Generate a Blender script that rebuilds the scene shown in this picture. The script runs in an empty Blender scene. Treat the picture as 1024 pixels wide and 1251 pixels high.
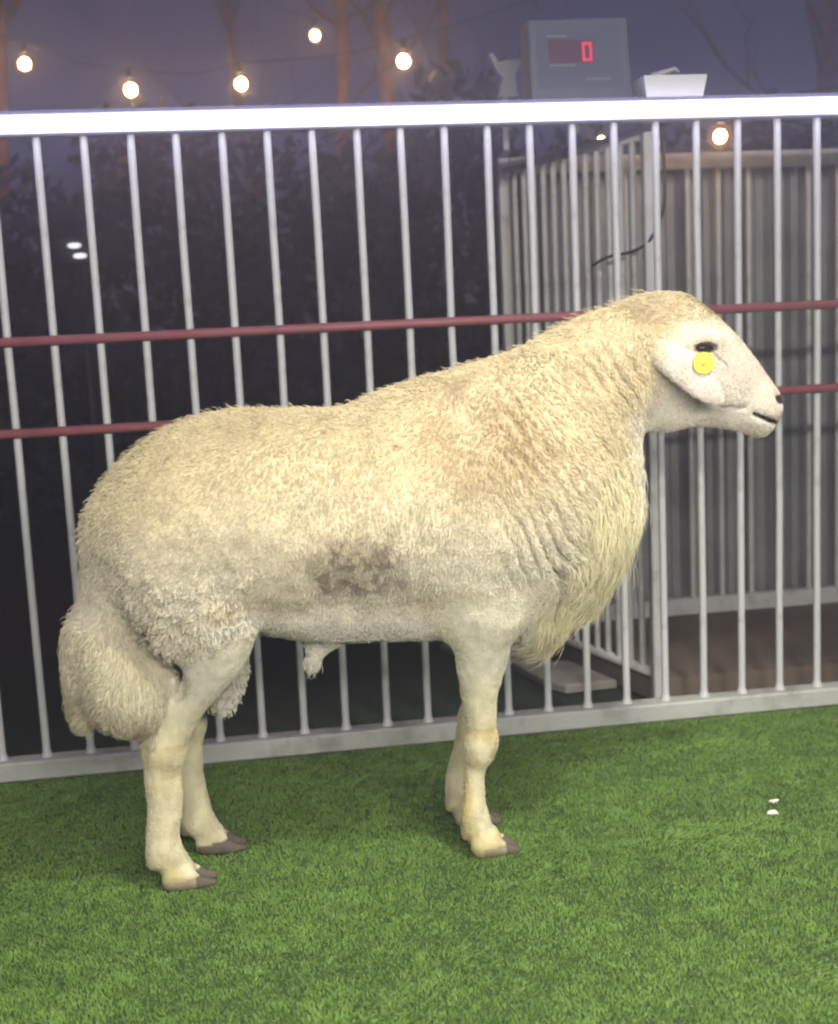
import bpy, math, random
import numpy as np
from mathutils import Matrix, Vector, kdtree

SC = bpy.context.scene
COL = SC.collection
random.seed(7)
RNG = np.random.default_rng(7)

# ------------------------------------------------------------------ camera
YAW, PITCH, ROLL = 0.13609, 0.14515, 0.04786
H = 0.9
fw = Vector((math.sin(YAW)*math.cos(PITCH), math.cos(YAW)*math.cos(PITCH), -math.sin(PITCH)))
r0 = Vector((math.cos(YAW), -math.sin(YAW), 0)); u0 = r0.cross(fw)
rt = r0*math.cos(ROLL)-u0*math.sin(ROLL); up = r0*math.sin(ROLL)+u0*math.cos(ROLL)
cd = bpy.data.cameras.new('camera')
cam = bpy.data.objects.new('camera', cd); COL.objects.link(cam)
cam.matrix_world = Matrix(((rt.x, up.x, -fw.x, 0), (rt.y, up.y, -fw.y, 0), (rt.z, up.z, -fw.z, H), (0, 0, 0, 1)))
cd.sensor_fit = 'VERTICAL'; cd.sensor_height = 24.0
cd.lens = 24.0*1486.9/1251.0
cd.clip_start = 0.05; cd.clip_end = 600
cd.dof.use_dof = True; cd.dof.focus_distance = 2.0; cd.dof.aperture_fstop = 2.4
SC.camera = cam

# ------------------------------------------------------------------ world: night sky after dusk
w = bpy.data.worlds.new('World'); SC.world = w; w.use_nodes = True
nt = w.node_tree; nt.nodes.clear()
sky = nt.nodes.new('ShaderNodeTexSky'); sky.sky_type = 'NISHITA'; sky.sun_disc = False
sky.sun_elevation = math.radians(40.0); sky.sun_rotation = math.radians(0); sky.ozone_density = 10.0   # the moon stands in for the sun
bg = nt.nodes.new('ShaderNodeBackground'); bg.inputs['Strength'].default_value = 0.0085
wo = nt.nodes.new('ShaderNodeOutputWorld')
tint = nt.nodes.new('ShaderNodeMix'); tint.data_type = 'RGBA'; tint.blend_type = 'MULTIPLY'   # violet tint over the whole sky
tint.inputs[0].default_value = 1.0; tint.inputs[7].default_value = (1.25, 0.92, 1.22, 1)
nt.links.new(sky.outputs[0], tint.inputs[6]); nt.links.new(tint.outputs[2], bg.inputs[0]); nt.links.new(bg.outputs[0], wo.inputs[0])

# ------------------------------------------------------------------ the pen's overhead flood lamp, and an added fill behind the camera
def lamp_spot(name, loc, target, power, col, size, angle, blend):
    d = bpy.data.lights.new(name, 'SPOT'); d.energy = power; d.color = col
    d.shadow_soft_size = size; d.spot_size = math.radians(angle); d.spot_blend = blend
    o = bpy.data.objects.new(name, d); COL.objects.link(o); o.location = loc
    o.rotation_euler = (Vector(target)-Vector(loc)).to_track_quat('-Z', 'Y').to_euler()
    return o
def lamp_area(name, loc, target, power, col, sx, sy):
    d = bpy.data.lights.new(name, 'AREA'); d.shape = 'RECTANGLE'; d.energy = power; d.color = col
    d.size = sx; d.size_y = sy
    o = bpy.data.objects.new(name, d); COL.objects.link(o); o.location = loc
    o.rotation_euler = (Vector(target)-Vector(loc)).to_track_quat('-Z', 'Y').to_euler()
    return o
lamp_spot('flood_lamp', (0.95, 0.75, 2.9), (0.68, 1.52, 0.0), 560, (1.0, 0.97, 0.86), 0.15, 60, 0.9)
lamp_area('front_fill_light', (0.45, -0.75, 1.45), (0.35, 2.0, 0.45), 138, (1.0, 0.97, 0.88), 2.6, 0.10)  # unseen soft fill, added to brighten the sheep's lower front

SC.view_settings.view_transform = 'Standard'; SC.view_settings.look = 'None'
SC.view_settings.exposure = 0.0; SC.view_settings.gamma = 1.0
SC.view_settings.use_curve_mapping = False
SC.cycles.use_denoising = True
SC.cycles.max_bounces = 6; SC.cycles.diffuse_bounces = 3; SC.cycles.glossy_bounces = 2
SC.cycles.transparent_max_bounces = 6; SC.cycles.volume_bounces = 0
SC.cycles.sample_clamp_indirect = 4.0
SC.cycles.filter_width = 2.2
SC.cycles_curves.shape = 'RIBBONS'

# ------------------------------------------------------------------ helpers
def mat(name, col, rough=0.6, metal=0.0, spec=0.5, noise=None, emit=None, estr=0, attr=None, bump=None):
    m = bpy.data.materials.new(name); m.use_nodes = True
    t = m.node_tree; b = t.nodes['Principled BSDF']
    b.inputs['Base Color'].default_value = (*col, 1); b.inputs['Roughness'].default_value = rough
    b.inputs['Metallic'].default_value = metal; b.inputs['Specular IOR Level'].default_value = spec
    if emit:
        b.inputs['Emission Color'].default_value = (*emit, 1); b.inputs['Emission Strength'].default_value = estr
    if attr:
        a = t.nodes.new('ShaderNodeAttribute'); a.attribute_name = attr
        t.links.new(a.outputs['Color'], b.inputs['Base Color'])
    if noise:
        sc, col2, lo, hi = noise
        tc = t.nodes.new('ShaderNodeTexCoord'); n = t.nodes.new('ShaderNodeTexNoise')
        n.inputs['Scale'].default_value = sc; n.inputs['Detail'].default_value = 6; n.inputs['Roughness'].default_value = 0.65
        r = t.nodes.new('ShaderNodeMapRange'); r.inputs['From Min'].default_value = lo; r.inputs['From Max'].default_value = hi
        mx = t.nodes.new('ShaderNodeMix'); mx.data_type = 'RGBA'
        mx.inputs[6].default_value = (*col, 1); mx.inputs[7].default_value = (*col2, 1)
        t.links.new(tc.outputs['Object'], n.inputs['Vector']); t.links.new(n.outputs['Fac'], r.inputs['Value'])
        t.links.new(r.outputs['Result'], mx.inputs[0]); t.links.new(mx.outputs[2], b.inputs['Base Color'])
    if bump:
        tc = t.nodes.new('ShaderNodeTexCoord'); n = t.nodes.new('ShaderNodeTexNoise')
        n.inputs['Scale'].default_value = bump[0]; n.inputs['Detail'].default_value = 5
        bp = t.nodes.new('ShaderNodeBump'); bp.inputs['Strength'].default_value = bump[1]; bp.inputs['Distance'].default_value = bump[2]
        t.links.new(tc.outputs['Object'], n.inputs['Vector']); t.links.new(n.outputs['Fac'], bp.inputs['Height'])
        t.links.new(bp.outputs['Normal'], b.inputs['Normal'])
    return m

M = {}
M['white_paint'] = mat('white_paint', (0.60, 0.595, 0.60), 0.45, noise=(16, (0.34, 0.32, 0.29), 0.54, 0.76))
M['rail_paint'] = mat('rail_paint', (0.50, 0.50, 0.46), 0.55, noise=(11, (0.24, 0.23, 0.19), 0.5, 0.74), bump=(60, .3, .002))
M['maroon'] = mat('maroon_paint', (0.29, 0.088, 0.092), 0.45, noise=(22, (0.20, 0.06, 0.06), 0.5, 0.75))
M['led'] = mat('led_core', (0.9, 0.9, 0.9), 0.5, emit=(0.66, 0.63, 1.0), estr=22.0)
M['alu'] = mat('aluminium', (0.6, 0.6, 0.62), 0.4, 0.8)
M['galv'] = mat('galvanised_sheet', (0.31, 0.31, 0.31), 0.55, 0.3, noise=(7, (0.21, 0.205, 0.20), 0.4, 0.7))
M['cage_paint'] = mat('cage_paint', (0.58, 0.57, 0.55), 0.5, noise=(18, (0.33, 0.31, 0.28), 0.5, 0.75))
M['platform'] = mat('platform_rubber', (0.17, 0.13, 0.095), 0.85, noise=(4, (0.10, 0.076, 0.056), 0.4, 0.65), bump=(40, .4, .004))
M['indicator'] = mat('indicator_plastic', (0.12, 0.13, 0.18), 0.5, noise=(30, (0.10, 0.11, 0.16), 0.4, 0.7))
M['indicator_face'] = mat('indicator_face', (0.10, 0.11, 0.16), 0.35)
M['pale_print'] = mat('pale_print', (0.24, 0.24, 0.29), 0.5)
M['red_led'] = mat('red_led', (0.3, 0.01, 0.03), 0.5, emit=(1.0, 0.06, 0.14), estr=0.8)
M['red_window'] = mat('display_window', (0.12, 0.055, 0.085), 0.3)
M['cream_plastic'] = mat('cream_plastic', (0.42, 0.42, 0.36), 0.45)
M['grey_plastic'] = mat('grey_plastic', (0.42, 0.42, 0.44), 0.5)
M['black'] = mat('black_rubber', (0.015, 0.015, 0.017), 0.55)
M['bark'] = mat('bark', (0.34, 0.165, 0.125), 0.9, noise=(16, (0.19, 0.095, 0.075), 0.4, 0.65), bump=(30, .8, .02))
M['twig'] = mat('twig_bark', (0.12, 0.085, 0.065), 0.9)
M['leaf'] = mat('leaf', (0.020, 0.026, 0.020), 0.6, noise=(3, (0.012, 0.016, 0.014), 0.35, 0.65))
M['bulb'] = mat('bulb_core', (0.9, 0.8, 0.6), 0.4, emit=(1.0, 0.62, 0.28), estr=190.0)
def glow_shell(name, col, e, clear):
    m = bpy.data.materials.new(name); m.use_nodes = True; t = m.node_tree; t.nodes.clear()
    em = t.nodes.new('ShaderNodeEmission'); em.inputs[0].default_value = (*col, 1); em.inputs[1].default_value = e
    tr_ = t.nodes.new('ShaderNodeBsdfTransparent'); mx = t.nodes.new('ShaderNodeMixShader'); mx.inputs[0].default_value = clear
    ou = t.nodes.new('ShaderNodeOutputMaterial')
    t.links.new(em.outputs[0], mx.inputs[1]); t.links.new(tr_.outputs[0], mx.inputs[2]); t.links.new(mx.outputs[0], ou.inputs[0]); return m
M['bulb_halo'] = glow_shell('bulb_halo_glow', (1.0, .42, .12), .55, .72)  # see-through orange glow, stands in for the halo round each bulb
M['lamp_white'] = mat('lamp_tube', (0.9, 0.9, 0.9), 0.4, emit=(0.95, 0.95, 1.0), estr=2.0)
M['soil'] = mat('soil', (0.055, 0.043, 0.034), 0.95, noise=(5, (0.033, 0.027, 0.021), 0.4, 0.65), bump=(25, .6, .02))
M['slab'] = mat('concrete', (0.27, 0.25, 0.22), 0.9, noise=(12, (0.19, 0.17, 0.15), 0.4, 0.7), bump=(50, .3, .004))
M['turf'] = mat('turf_backing', (0.042, 0.085, 0.02), 0.9, noise=(45, (0.022, 0.045, 0.012), 0.35, 0.65), bump=(160, .8, .006))
M['scrap'] = mat('paper_scrap', (0.8, 0.8, 0.68), 0.8)

class MB:
    """collects verts and faces, then links them as one mesh object"""
    def __init__(s): s.v = []; s.f = []
    def add(s, vs, fs):
        o = len(s.v); s.v += [tuple(p) for p in vs]; s.f += [tuple(i+o for i in f) for f in fs]; return s
    def box(s, x0, x1, y0, y1, z0, z1):
        v = [(x, y, z) for z in (z0, z1) for y in (y0, y1) for x in (x0, x1)]
        return s.add(v, [(0, 2, 3, 1), (4, 5, 7, 6), (0, 1, 5, 4), (2, 6, 7, 3), (0, 4, 6, 2), (1, 3, 7, 5)])
    def bbox(s, x0, x1, y0, y1, z0, z1, b):
        """box with chamfered edges along its longest axis"""
        L = [x1-x0, y1-y0, z1-z0]; a = L.index(max(L))
        lo = [x0, y0, z0]; hi = [x1, y1, z1]
        i, j = [k for k in range(3) if k != a]
        ring = [(lo[i]+b, lo[j]), (hi[i]-b, lo[j]), (hi[i], lo[j]+b), (hi[i], hi[j]-b), (hi[i]-b, hi[j]), (lo[i]+b, hi[j]), (lo[i], hi[j]-b), (lo[i], lo[j]+b)]
        vs = []
        for e in (lo[a], hi[a]):
            for p, q in ring:
                c = [0, 0, 0]; c[a] = e; c[i] = p; c[j] = q; vs.append(c)
        fs = [(k, (k+1) % 8, (k+1) % 8+8, k+8) for k in range(8)]+[tuple(range(7, -1, -1)), tuple(range(8, 16))]
        return s.add(vs, fs)
    def tube(s, pts, rad, n=8, cap=True):
        pts = [Vector(p) for p in pts]
        if not hasattr(rad, '__len__'): rad = [rad]*len(pts)
        vs = []; ref = None
        for i, p in enumerate(pts):
            d = (pts[min(i+1, len(pts)-1)]-pts[max(i-1, 0)]).normalized()
            if ref is None: ref = Vector((1, 0, 0)) if abs(d.x) < 0.8 else Vector((0, 1, 0))
            a = (ref-d*ref.dot(d)).normalized(); ref = a; b = d.cross(a)
            for k in range(n):
                t = 2*math.pi*k/n; vs.append(p+(a*math.cos(t)+b*math.sin(t))*rad[i])
        fs = []
        for i in range(len(pts)-1):
            for k in range(n):
                fs.append((i*n+k, i*n+(k+1) % n, (i+1)*n+(k+1) % n, (i+1)*n+k))
        if cap: fs += [tuple(range(n-1, -1, -1)), tuple((len(pts)-1)*n+k for k in range(n))]
        return s.add(vs, fs)
    def ball(s, c, r, nu=12, nv=8):
        if not hasattr(r, '__len__'): r = (r, r, r)
        vs = [(c[0], c[1], c[2]-r[2])]
        for i in range(1, nv):
            a = -math.pi/2+math.pi*i/nv
            for k in range(nu):
                t = 2*math.pi*k/nu; vs.append((c[0]+r[0]*math.cos(a)*math.cos(t), c[1]+r[1]*math.cos(a)*math.sin(t), c[2]+r[2]*math.sin(a)))
        vs.append((c[0], c[1], c[2]+r[2])); fs = []
        for k in range(nu): fs.append((0, 1+(k+1) % nu, 1+k))
        for i in range(nv-2):
            for k in range(nu):
                fs.append((1+i*nu+k, 1+i*nu+(k+1) % nu, 1+(i+1)*nu+(k+1) % nu, 1+(i+1)*nu+k))
        o = 1+(nv-2)*nu; e = len(vs)-1
        for k in range(nu): fs.append((o+k, o+(k+1) % nu, e))
        return s.add(vs, fs)
    def prism(s, poly, y0, y1):
        """outline in x,z pushed from y0 to y1"""
        n = len(poly); vs = [(x, y0, z) for x, z in poly]+[(x, y1, z) for x, z in poly]
        return s.add(vs, [(k, (k+1) % n, (k+1) % n+n, k+n) for k in range(n)]+[tuple(range(n-1, -1, -1)), tuple(range(n, 2*n))])
    def mesh(s, name, m, smooth=False):
        me = bpy.data.meshes.new(name); me.from_pydata(s.v, [], s.f); me.update()
        if m: me.materials.append(M[m] if isinstance(m, str) else m)
        if smooth: me.polygons.foreach_set('use_smooth', [True]*len(me.polygons))
        return me
    def build(s, name, m, parent=None, loc=(0, 0, 0), smooth=False):
        return link(name, s.mesh(name, m, smooth), parent, loc)

def link(name, data, parent=None, loc=(0, 0, 0)):
    o = bpy.data.objects.new(name, data); COL.objects.link(o); o.location = loc; o.parent = parent; return o
def thing(name, label, cat, loc=(0, 0, 0), group=None):
    o = link(name, None, None, loc); return tag(o, label, cat, group)
def tag(o, label=None, cat=None, group=None, kind=None):
    if label: o['label'] = label
    if cat: o['category'] = cat
    if group: o['group'] = group
    if kind: o['kind'] = kind
    return o

def vnoise(P, scale, seed=0):
    """smooth lattice noise, -1..1, vectorised"""
    Q = np.asarray(P, np.float64)*scale+seed*17.31
    i = np.floor(Q).astype(np.int64); f = Q-i; f = f*f*(3-2*f)
    out = 0
    for dx in (0, 1):
        for dy in (0, 1):
            for dz in (0, 1):
                h = ((i[:, 0]+dx)*73856093) ^ ((i[:, 1]+dy)*19349663) ^ ((i[:, 2]+dz)*83492791) ^ (seed*2654435)
                h = (h ^ (h >> 13))*1274126177 & 0x7fffffff
                h = (h ^ (h >> 15))*668265263 & 0x7fffffff
                val = (h % 65536)/32767.5-1
                wgt = (f[:, 0] if dx else 1-f[:, 0])*(f[:, 1] if dy else 1-f[:, 1])*(f[:, 2] if dz else 1-f[:, 2])
                out = out+val*wgt
    return out
def sstep(a, b, x):
    t = np.clip((x-a)/(b-a), 0, 1); return t*t*(3-2*t)

def hair_object(name, pts, rad, col, material, parent=None, loc=(0, 0, 0)):
    """pts (n,k,3) strands, rad (k,) or (n,k), col (n,3)"""
    n, k, _ = pts.shape
    c = bpy.data.hair_curves.new(name); c.add_curves([k]*n)
    c.attributes['position'].data.foreach_set('vector', pts.astype(np.float32).ravel())
    ra = c.attributes.get('radius') or c.attributes.new('radius', 'FLOAT', 'POINT')
    ra.data.foreach_set('value', np.broadcast_to(np.asarray(rad, np.float32), (n, k)).astype(np.float32).ravel())
    ca = c.attributes.new('tint', 'FLOAT_COLOR', 'POINT')
    cc = np.concatenate([col, np.ones((n, 1))], 1).astype(np.float32)
    ca.data.foreach_set('color', np.repeat(cc[:, None, :], k, 1).ravel())
    c.materials.append(material)
    return link(name, c, parent, loc)

# ------------------------------------------------------------------ the setting
D = 2.6035                                  # the fence's distance
gm = MB(); gm.add([(-250, -60, -0.012), (250, -60, -0.012), (250, 400, -0.012), (-250, 400, -0.012)], [(0, 1, 2, 3)])
tag(gm.build('ground', 'soil'), kind='structure')
tb = MB(); tb.add([(-3.2, -1.6, 0), (4.2, -1.6, 0), (4.2, 2.64, 0), (-3.2, 2.64, 0)], [(0, 1, 2, 3)])
tag(tb.build('turf_ground', 'turf'), kind='structure')

ot = MB(); ot.add([(-3.2, 2.64, -.004), (4.2, 2.64, -.004), (4.2, 3.72, -.004), (-3.2, 3.72, -.004)], [(0, 1, 2, 3)])
M['dark_turf'] = mat('dark_turf', (0.02, 0.034, 0.013), 0.95, noise=(60, (0.010, 0.016, 0.008), 0.35, 0.65), bump=(120, .8, .008))  # same turf beyond the fence, its darkness put into the colour
tag(ot.build('outer_turf_ground', 'dark_turf'), kind='structure')
# artificial grass pile
def grass(x0, x1, y0, y1, dens, L, seed):
    n = int((x1-x0)*(y1-y0)*dens); R = np.random.default_rng(seed)
    P = np.stack([R.uniform(x0, x1, n), R.uniform(y0, y1, n), np.zeros(n)], 1)
    big = vnoise(P, 9, 1); mid = vnoise(P, 38, 2); fine = vnoise(P, 90, 5)
    lean = np.stack([vnoise(P, 55, 3), vnoise(P, 55, 4), np.zeros(n)], 1)*0.35+R.normal(0, 0.45, (n, 3))*[1, 1, 0]
    flat = sstep(.25, .75, vnoise(P, 6.5, 7)+.3*vnoise(P, 17, 8))[:, None]      # trodden patches
    lean = lean*(1+.9*flat)+flat*np.array([.8, -.5, 0])
    ln = L*(0.75+0.25*big*0.6+0.25*mid+R.normal(0, .12, n)).clip(.35, 1.4)
    S = np.zeros((n, 3, 3))
    for j, t in enumerate((0, .55, 1)):
        S[:, j] = P+lean*ln[:, None]*(t**1.6)*.75; S[:, j, 2] += ln*t
    S[:, :, 2] += 0.0005
    u = R.random(n)
    base = np.array([0.155, 0.27, 0.052]); dry = np.array([0.25, 0.345, 0.095]); dk = np.array([0.075, 0.15, 0.03])
    wide = vnoise(P, 2.6, 6)
    col = base*(1+0.16*big+0.2*mid+0.2*fine+.12*wide)[:, None]
    speck = sstep(.52, .75, vnoise(P, 46, 9)); ln = ln*(1-.45*speck); S[:, 1:, 2] -= (S[:, 1:, 2]-.0005)*(.4*speck)[:, None]   # thin spots in the pile
    col = col*(1-.4*speck)[:, None]
    col = np.where((u < .16)[:, None], dry*(1+.2*mid[:, None]), col); col = np.where((u > .86)[:, None], dk, col)
    return S, col
S1, C1 = grass(-1.15, 1.75, 1.05, 2.565, 105000, 0.0060, 11)
grass_mat = mat('grass_blade', (0.1, 0.2, 0.04), 0.55, spec=0.3, attr='tint')
o = hair_object('grass', S1, [0.0007, 0.0006, 0.0003], C1, grass_mat)
tag(o, 'short green artificial grass pile covering the pen floor', 'grass', kind='stuff')

# ------------------------------------------------------------------ fence
fence = thing('fence', 'white barred metal fence with two maroon rails behind the sheep', 'fence', (0, D, 0))
XA, XB = -2.0, 2.75
MB().bbox(XA, XB, -0.032, 0.02, 0.001, 0.043, .004).build('bottom_rail', 'rail_paint', fence)
MB().bbox(XA, XB, -0.014, 0.02, 1.326, 1.37, .003).build('top_rail', 'white_paint', fence)
barmes = []
for q in range(4):
    zz = [.040, .044, .048, .053, .06]+[.06+.21*k for k in range(1, 6)]+[1.30, 1.329]
    barmes.append(MB().tube([(random.gauss(0, .0007) if .06 < z < 1.3 else 0, random.gauss(0, .0007) if .06 < z < 1.3 else 0, z) for z in zz],
                            [.0125, .0128, .0112, .0092, .0083]+[.0083]*7, 12, False).mesh('bar', 'white_paint', True))
for i in range(-17, 34):
    b = link('bar', barmes[i % 4], fence, (-0.38143+0.092048*i, 0, 0)); b.rotation_euler = (0, random.uniform(-.0012, .0012), random.random()*6)
railme = MB().tube([(XA, 0, 0), (XB, 0, 0)], 0.0098, 12).mesh('rail', 'maroon', True)
for z in (0.9223, 0.7367): link('rail', railme, fence, (0, -0.0172, z))
lt = thing('light_tube', 'long glowing white tube light along the top of the fence', 'light tube', (0, D-0.016, 1.348))
MB().box(XA, XB, -0.008, 0.0015, -0.019, 0.019).build('channel', 'alu', lt)
M['tube_halo'] = glow_shell('tube_halo_glow', (.62, .60, 1.0), .55, .55)  # see-through violet glow, stands in for bloom round the tube
MB().tube([(XA, -0.018, 0), (XB, -0.018, 0)], 0.0135, 14).build('glowing_core', 'led', lt, smooth=True)
MB().tube([(XA, -0.018, 0), (XB, -0.018, 0)], 0.0235, 18).build('halo_sleeve', 'tube_halo', lt, smooth=True)  # wider glowing sleeve, added to give the tube a violet rim

# ------------------------------------------------------------------ weighing cage behind the fence
cage = thing('weighing_cage', 'pale barred livestock weighing cage with grey sheet back, right behind fence', 'cage', (1.3, 3.0, 0))
cx, cy = 1.3, 3.0
NL, FL = (0.928, 2.735), (0.735, 3.33)      # near and far end of its left side
def cl(x, y, z): return (x-cx, y-cy, z)
CX1 = 2.45
# platform
pm = MB()
pl = [(NL[0]-.015, 2.74), (CX1, 2.74), (CX1, 3.42), (FL[0]-.02, 3.42)]
vs = [cl(x, y, .004) for x, y in pl]+[cl(x, y, .05) for x, y in pl]
pm.add(vs, [(3, 2, 1, 0), (4, 5, 6, 7)]+[(k, (k+1) % 4, (k+1) % 4+4, k+4) for k in range(4)])
pm.build('platform', 'platform', cage)
# corner post
MB().bbox(NL[0]-.014-cx, NL[0]+.012-cx, 2.70-cy, 2.728-cy, 0.003, 1.42, .003).build('post', 'cage_paint', cage)
MB().bbox(FL[0]-.016-cx, FL[0]+.014-cx, 3.335-cy, 3.362-cy, 0.052, 1.36, .003).build('post', 'cage_paint', cage)
# left side: rails and bars
MB().tube([cl(NL[0]-.002, NL[1]+.006, 1.322), cl(FL[0], FL[1], 1.332)], .014, 8).build('side_rail', 'cage_paint', cage, smooth=True)
MB().tube([cl(NL[0]-.002, NL[1]+.006, .068), cl(FL[0], FL[1], .068)], .013, 8).build('side_rail', 'cage_paint', cage, smooth=True)
cbar = MB().tube([(0, 0, .066), (0, 0, 1.33)], .0085, 8, False).mesh('bar', 'cage_paint', True)
for k in range(1, 13):
    t = k/13; link('bar', cbar, cage, cl(NL[0]+(FL[0]-NL[0])*t, NL[1]+(FL[1]-NL[1])*t, 0))
# back: rails, bars, corrugated sheet
MB().bbox(FL[0]+.018-cx, CX1-cx, 3.335-cy, 3.365-cy, 1.318, 1.362, .003).build('back_rail', 'cage_paint', cage)
MB().bbox(FL[0]+.018-cx, CX1-cx, 3.33-cy, 3.368-cy, .0515, .10, .003).build('back_rail', 'cage_paint', cage)
for k in range(18):
    link('bar', cbar, cage, cl(.81+.0895*k, 3.349, 0))
sm = MB(); xs = []; x = FL[0]-.01
prof = [0, 0, 1, 1]; step = [.02, .012, .022, .012]; k = 0
vs = []
while x < CX1:
    vs.append((x, 3.392+.022*prof[k % 4])); x += step[k % 4]*random.uniform(.95, 1.05); k += 1
n = len(vs)
sm.add([cl(a, b, .053) for a, b in vs]+[cl(a, b, 1.335) for a, b in vs], [(i, i+1, n+i+1, n+i) for i in range(n-1)])
sm.build('back_sheet', 'galv', cage)

# weight indicator on its stalk above the cage
ind = thing('weight_indicator', 'grey weight indicator box with red digit above the glowing tube', 'weight indicator', (0.842, 2.975, 1.335))
prof = [(-.124, .075), (.128, .075), (.122, .294), (-.122, .29)]
hm = MB(); hb = []
def face(dy0, dy1, s=1.0):
    return [(x*s, dy0 if z < .2 else dy1, z) for x, z in prof]
f0 = face(-.045, -.022); f1 = [(x, .075 if z < .2 else .05, z) for x, _, z in f0]
hm.add(f0+f1, [(0, 1, 2, 3), (7, 6, 5, 4)]+[(k, k+4, (k+1) % 4+4, (k+1) % 4) for k in range(4)])
hs = hm.build('housing', 'indicator', ind)
bv = hs.modifiers.new('bevel', 'BEVEL'); bv.width = .006; bv.segments = 2
MB().tube([(0, .01, -.012), (0, .01, .08)], .016, 10).build('stalk', 'indicator', ind, smooth=True)
def onface(x, z, lift): return (x, -.045+(z-.075)/.219*.023-lift, z)
def plate(mb, x0, x1, z0, z1, lift, th=.002):
    vs = [onface(x, z, l) for l in (lift, lift-th) for x, z in ((x0, z0), (x1, z0), (x1, z1), (x0, z1))]
    return mb.add(vs, [(0, 1, 2, 3), (7, 6, 5, 4)]+[(k, k+4, (k+1) % 4+4, (k+1) % 4) for k in range(4)])
fp = plate(MB(), -.104, .104, .125, .278, .002).build('face_panel', 'indicator_face', ind)
plate(MB(), -.075, .034, .186, .240, .0042).build('display_window', 'red_window', ind)
dg = MB()
gx, gz, gw, gh, t = .006, .190, .024, .044, .0062
plate(dg, gx, gx+gw, gz, gz+t, .006); plate(dg, gx, gx+gw, gz+gh-t, gz+gh, .006)
plate(dg, gx, gx+t, gz+t+.0008, gz+gh-t-.0008, .006); plate(dg, gx+gw-t, gx+gw, gz+t+.0008, gz+gh-t-.0008, .006)
dg.build('digit', 'red_led', ind)
for x0, x1, z in ((-.082, -.03, .247), (-.076, -.012, .179), (.012, .074, .146), (.036, .05, .1462)):
    plate(MB(), x0, x1, z, z+.004, .0042 if z != .1462 else .0052).build('print_line', 'pale_print', ind)

# small things on the fence and cage
tr = MB(); 
a = [(-.062, -.035), (.062, -.035), (.062, .035), (-.062, .035)]; b_ = [(-.070, -.042), (.070, -.042), (.070, .042), (-.070, .042)]
i_ = [(-.066, -.038), (.066, -.038), (.066, .038), (-.066, .038)]; j_ = [(-.057, -.031), (.057, -.031), (.057, .031), (-.057, .031)]
vs = [(x, y, 0) for x, y in a]+[(x, y, .046) for x, y in b_]+[(x, y, .046) for x, y in i_]+[(x, y, .006) for x, y in j_]
fs = [(3, 2, 1, 0), (12, 13, 14, 15)]
for r_ in range(3): fs += [(r_*4+k, r_*4+(k+1) % 4, r_*4+4+(k+1) % 4, r_*4+4+k) for k in range(4)]
tr.add(vs, fs)
tag(tr.build('plastic_tray', 'cream_plastic', None, (0.947, D+.018, 1.3715)), 'small cream plastic tray standing on the fence top', 'tray')
cm = MB().tube([(-.045, 0, 0), (-.05, .004, .03), (-.035, .01, .052), (-.01, .008, .06), (.012, .004, .066), (.02, .004, .058)], [.006, .008, .009, .006, .004, .003], 8)
tag(cm.build('bent_handle', 'grey_plastic', None, (0.955, D+.03, 1.376), True), 'bent grey plastic handle resting in the cream tray', 'handle')
bk = MB().prism([(-.026, 0), (.024, 0), (.016, .05), (.032, .078), (.03, .088), (-.012, .086), (-.024, .082), (-.040, .108), (-.046, .1), (-.03, .062), (-.014, .045)], -.012, .012)
bk.box(-.018, -.004, -.007, .007, -.125, .001)
bo = bk.build('hook_bracket', 'grey_plastic', None, (0.757, 3.3485, 1.52)); bo.scale = (1.1, 1.1, 1.1)
tag(bo, 'pale hooked bracket on the cage corner left of the indicator', 'bracket')
cb = MB(); cp = [(.948, 2.69, 1.36), (.952, 2.675, 1.25), (.95, 2.68, 1.15), (.925, 2.70, 1.085), (.89, 2.73, 1.062), (.85, 2.78, 1.055), (.83, 2.84, 1.04)]
def smooth_path(P, n=5):
    P = [Vector(p) for p in P]; out = []
    for i in range(len(P)-1):
        a, b, c, d = P[max(i-1, 0)], P[i], P[i+1], P[min(i+2, len(P)-1)]
        for k in range(n):
            t = k/n; out.append(.5*((2*b)+(c-a)*t+(2*a-5*b+4*c-d)*t*t+(3*b-a-3*c+d)*t**3))
    return out+[P[-1]]
cb.tube(smooth_path(cp), .0038, 6)
tag(cb.build('cable', 'black', None, (0, 0, 0), True), 'thin black cable looping down beside the cage corner post', 'cable')

# paving slabs outside the cage and scraps on the grass
def slab(poly, z1, name, label):
    cxx = sum(p[0] for p in poly)/len(poly); cyy = sum(p[1] for p in poly)/len(poly)
    m = MB(); n = len(poly)
    vs = [(x-cxx, y-cyy, .002) for x, y in poly]+[(x-cxx, y-cyy, z1-.004) for x, y in poly]+[((x-cxx)*.97, (y-cyy)*.97, z1) for x, y in poly]
    fs = [tuple(range(2*n, 3*n))]+[(r*n+k, r*n+(k+1) % n, r*n+n+(k+1) % n, r*n+n+k) for r in (0, 1) for k in range(n)]
    m.add(vs, fs); tag(m.build(name, 'slab', None, (cxx, cyy, 0)), label, 'slab', 'slabs beside the weighing cage')
slab([(.655, 3.10), (.70, 2.90), (.735, 2.845), (.80, 2.85), (.868, 2.855), (.835, 2.97), (.80, 3.07)], .022, 'paving_slab', 'grey concrete slab lying nearest the fence, left of the cage')
slab([(.50, 3.36), (.56, 3.19), (.635, 3.14), (.76, 3.12), (.70, 3.32), (.66, 3.40)], .02, 'paving_slab', 'grey concrete slab farther back beside the cage platform')
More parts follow.
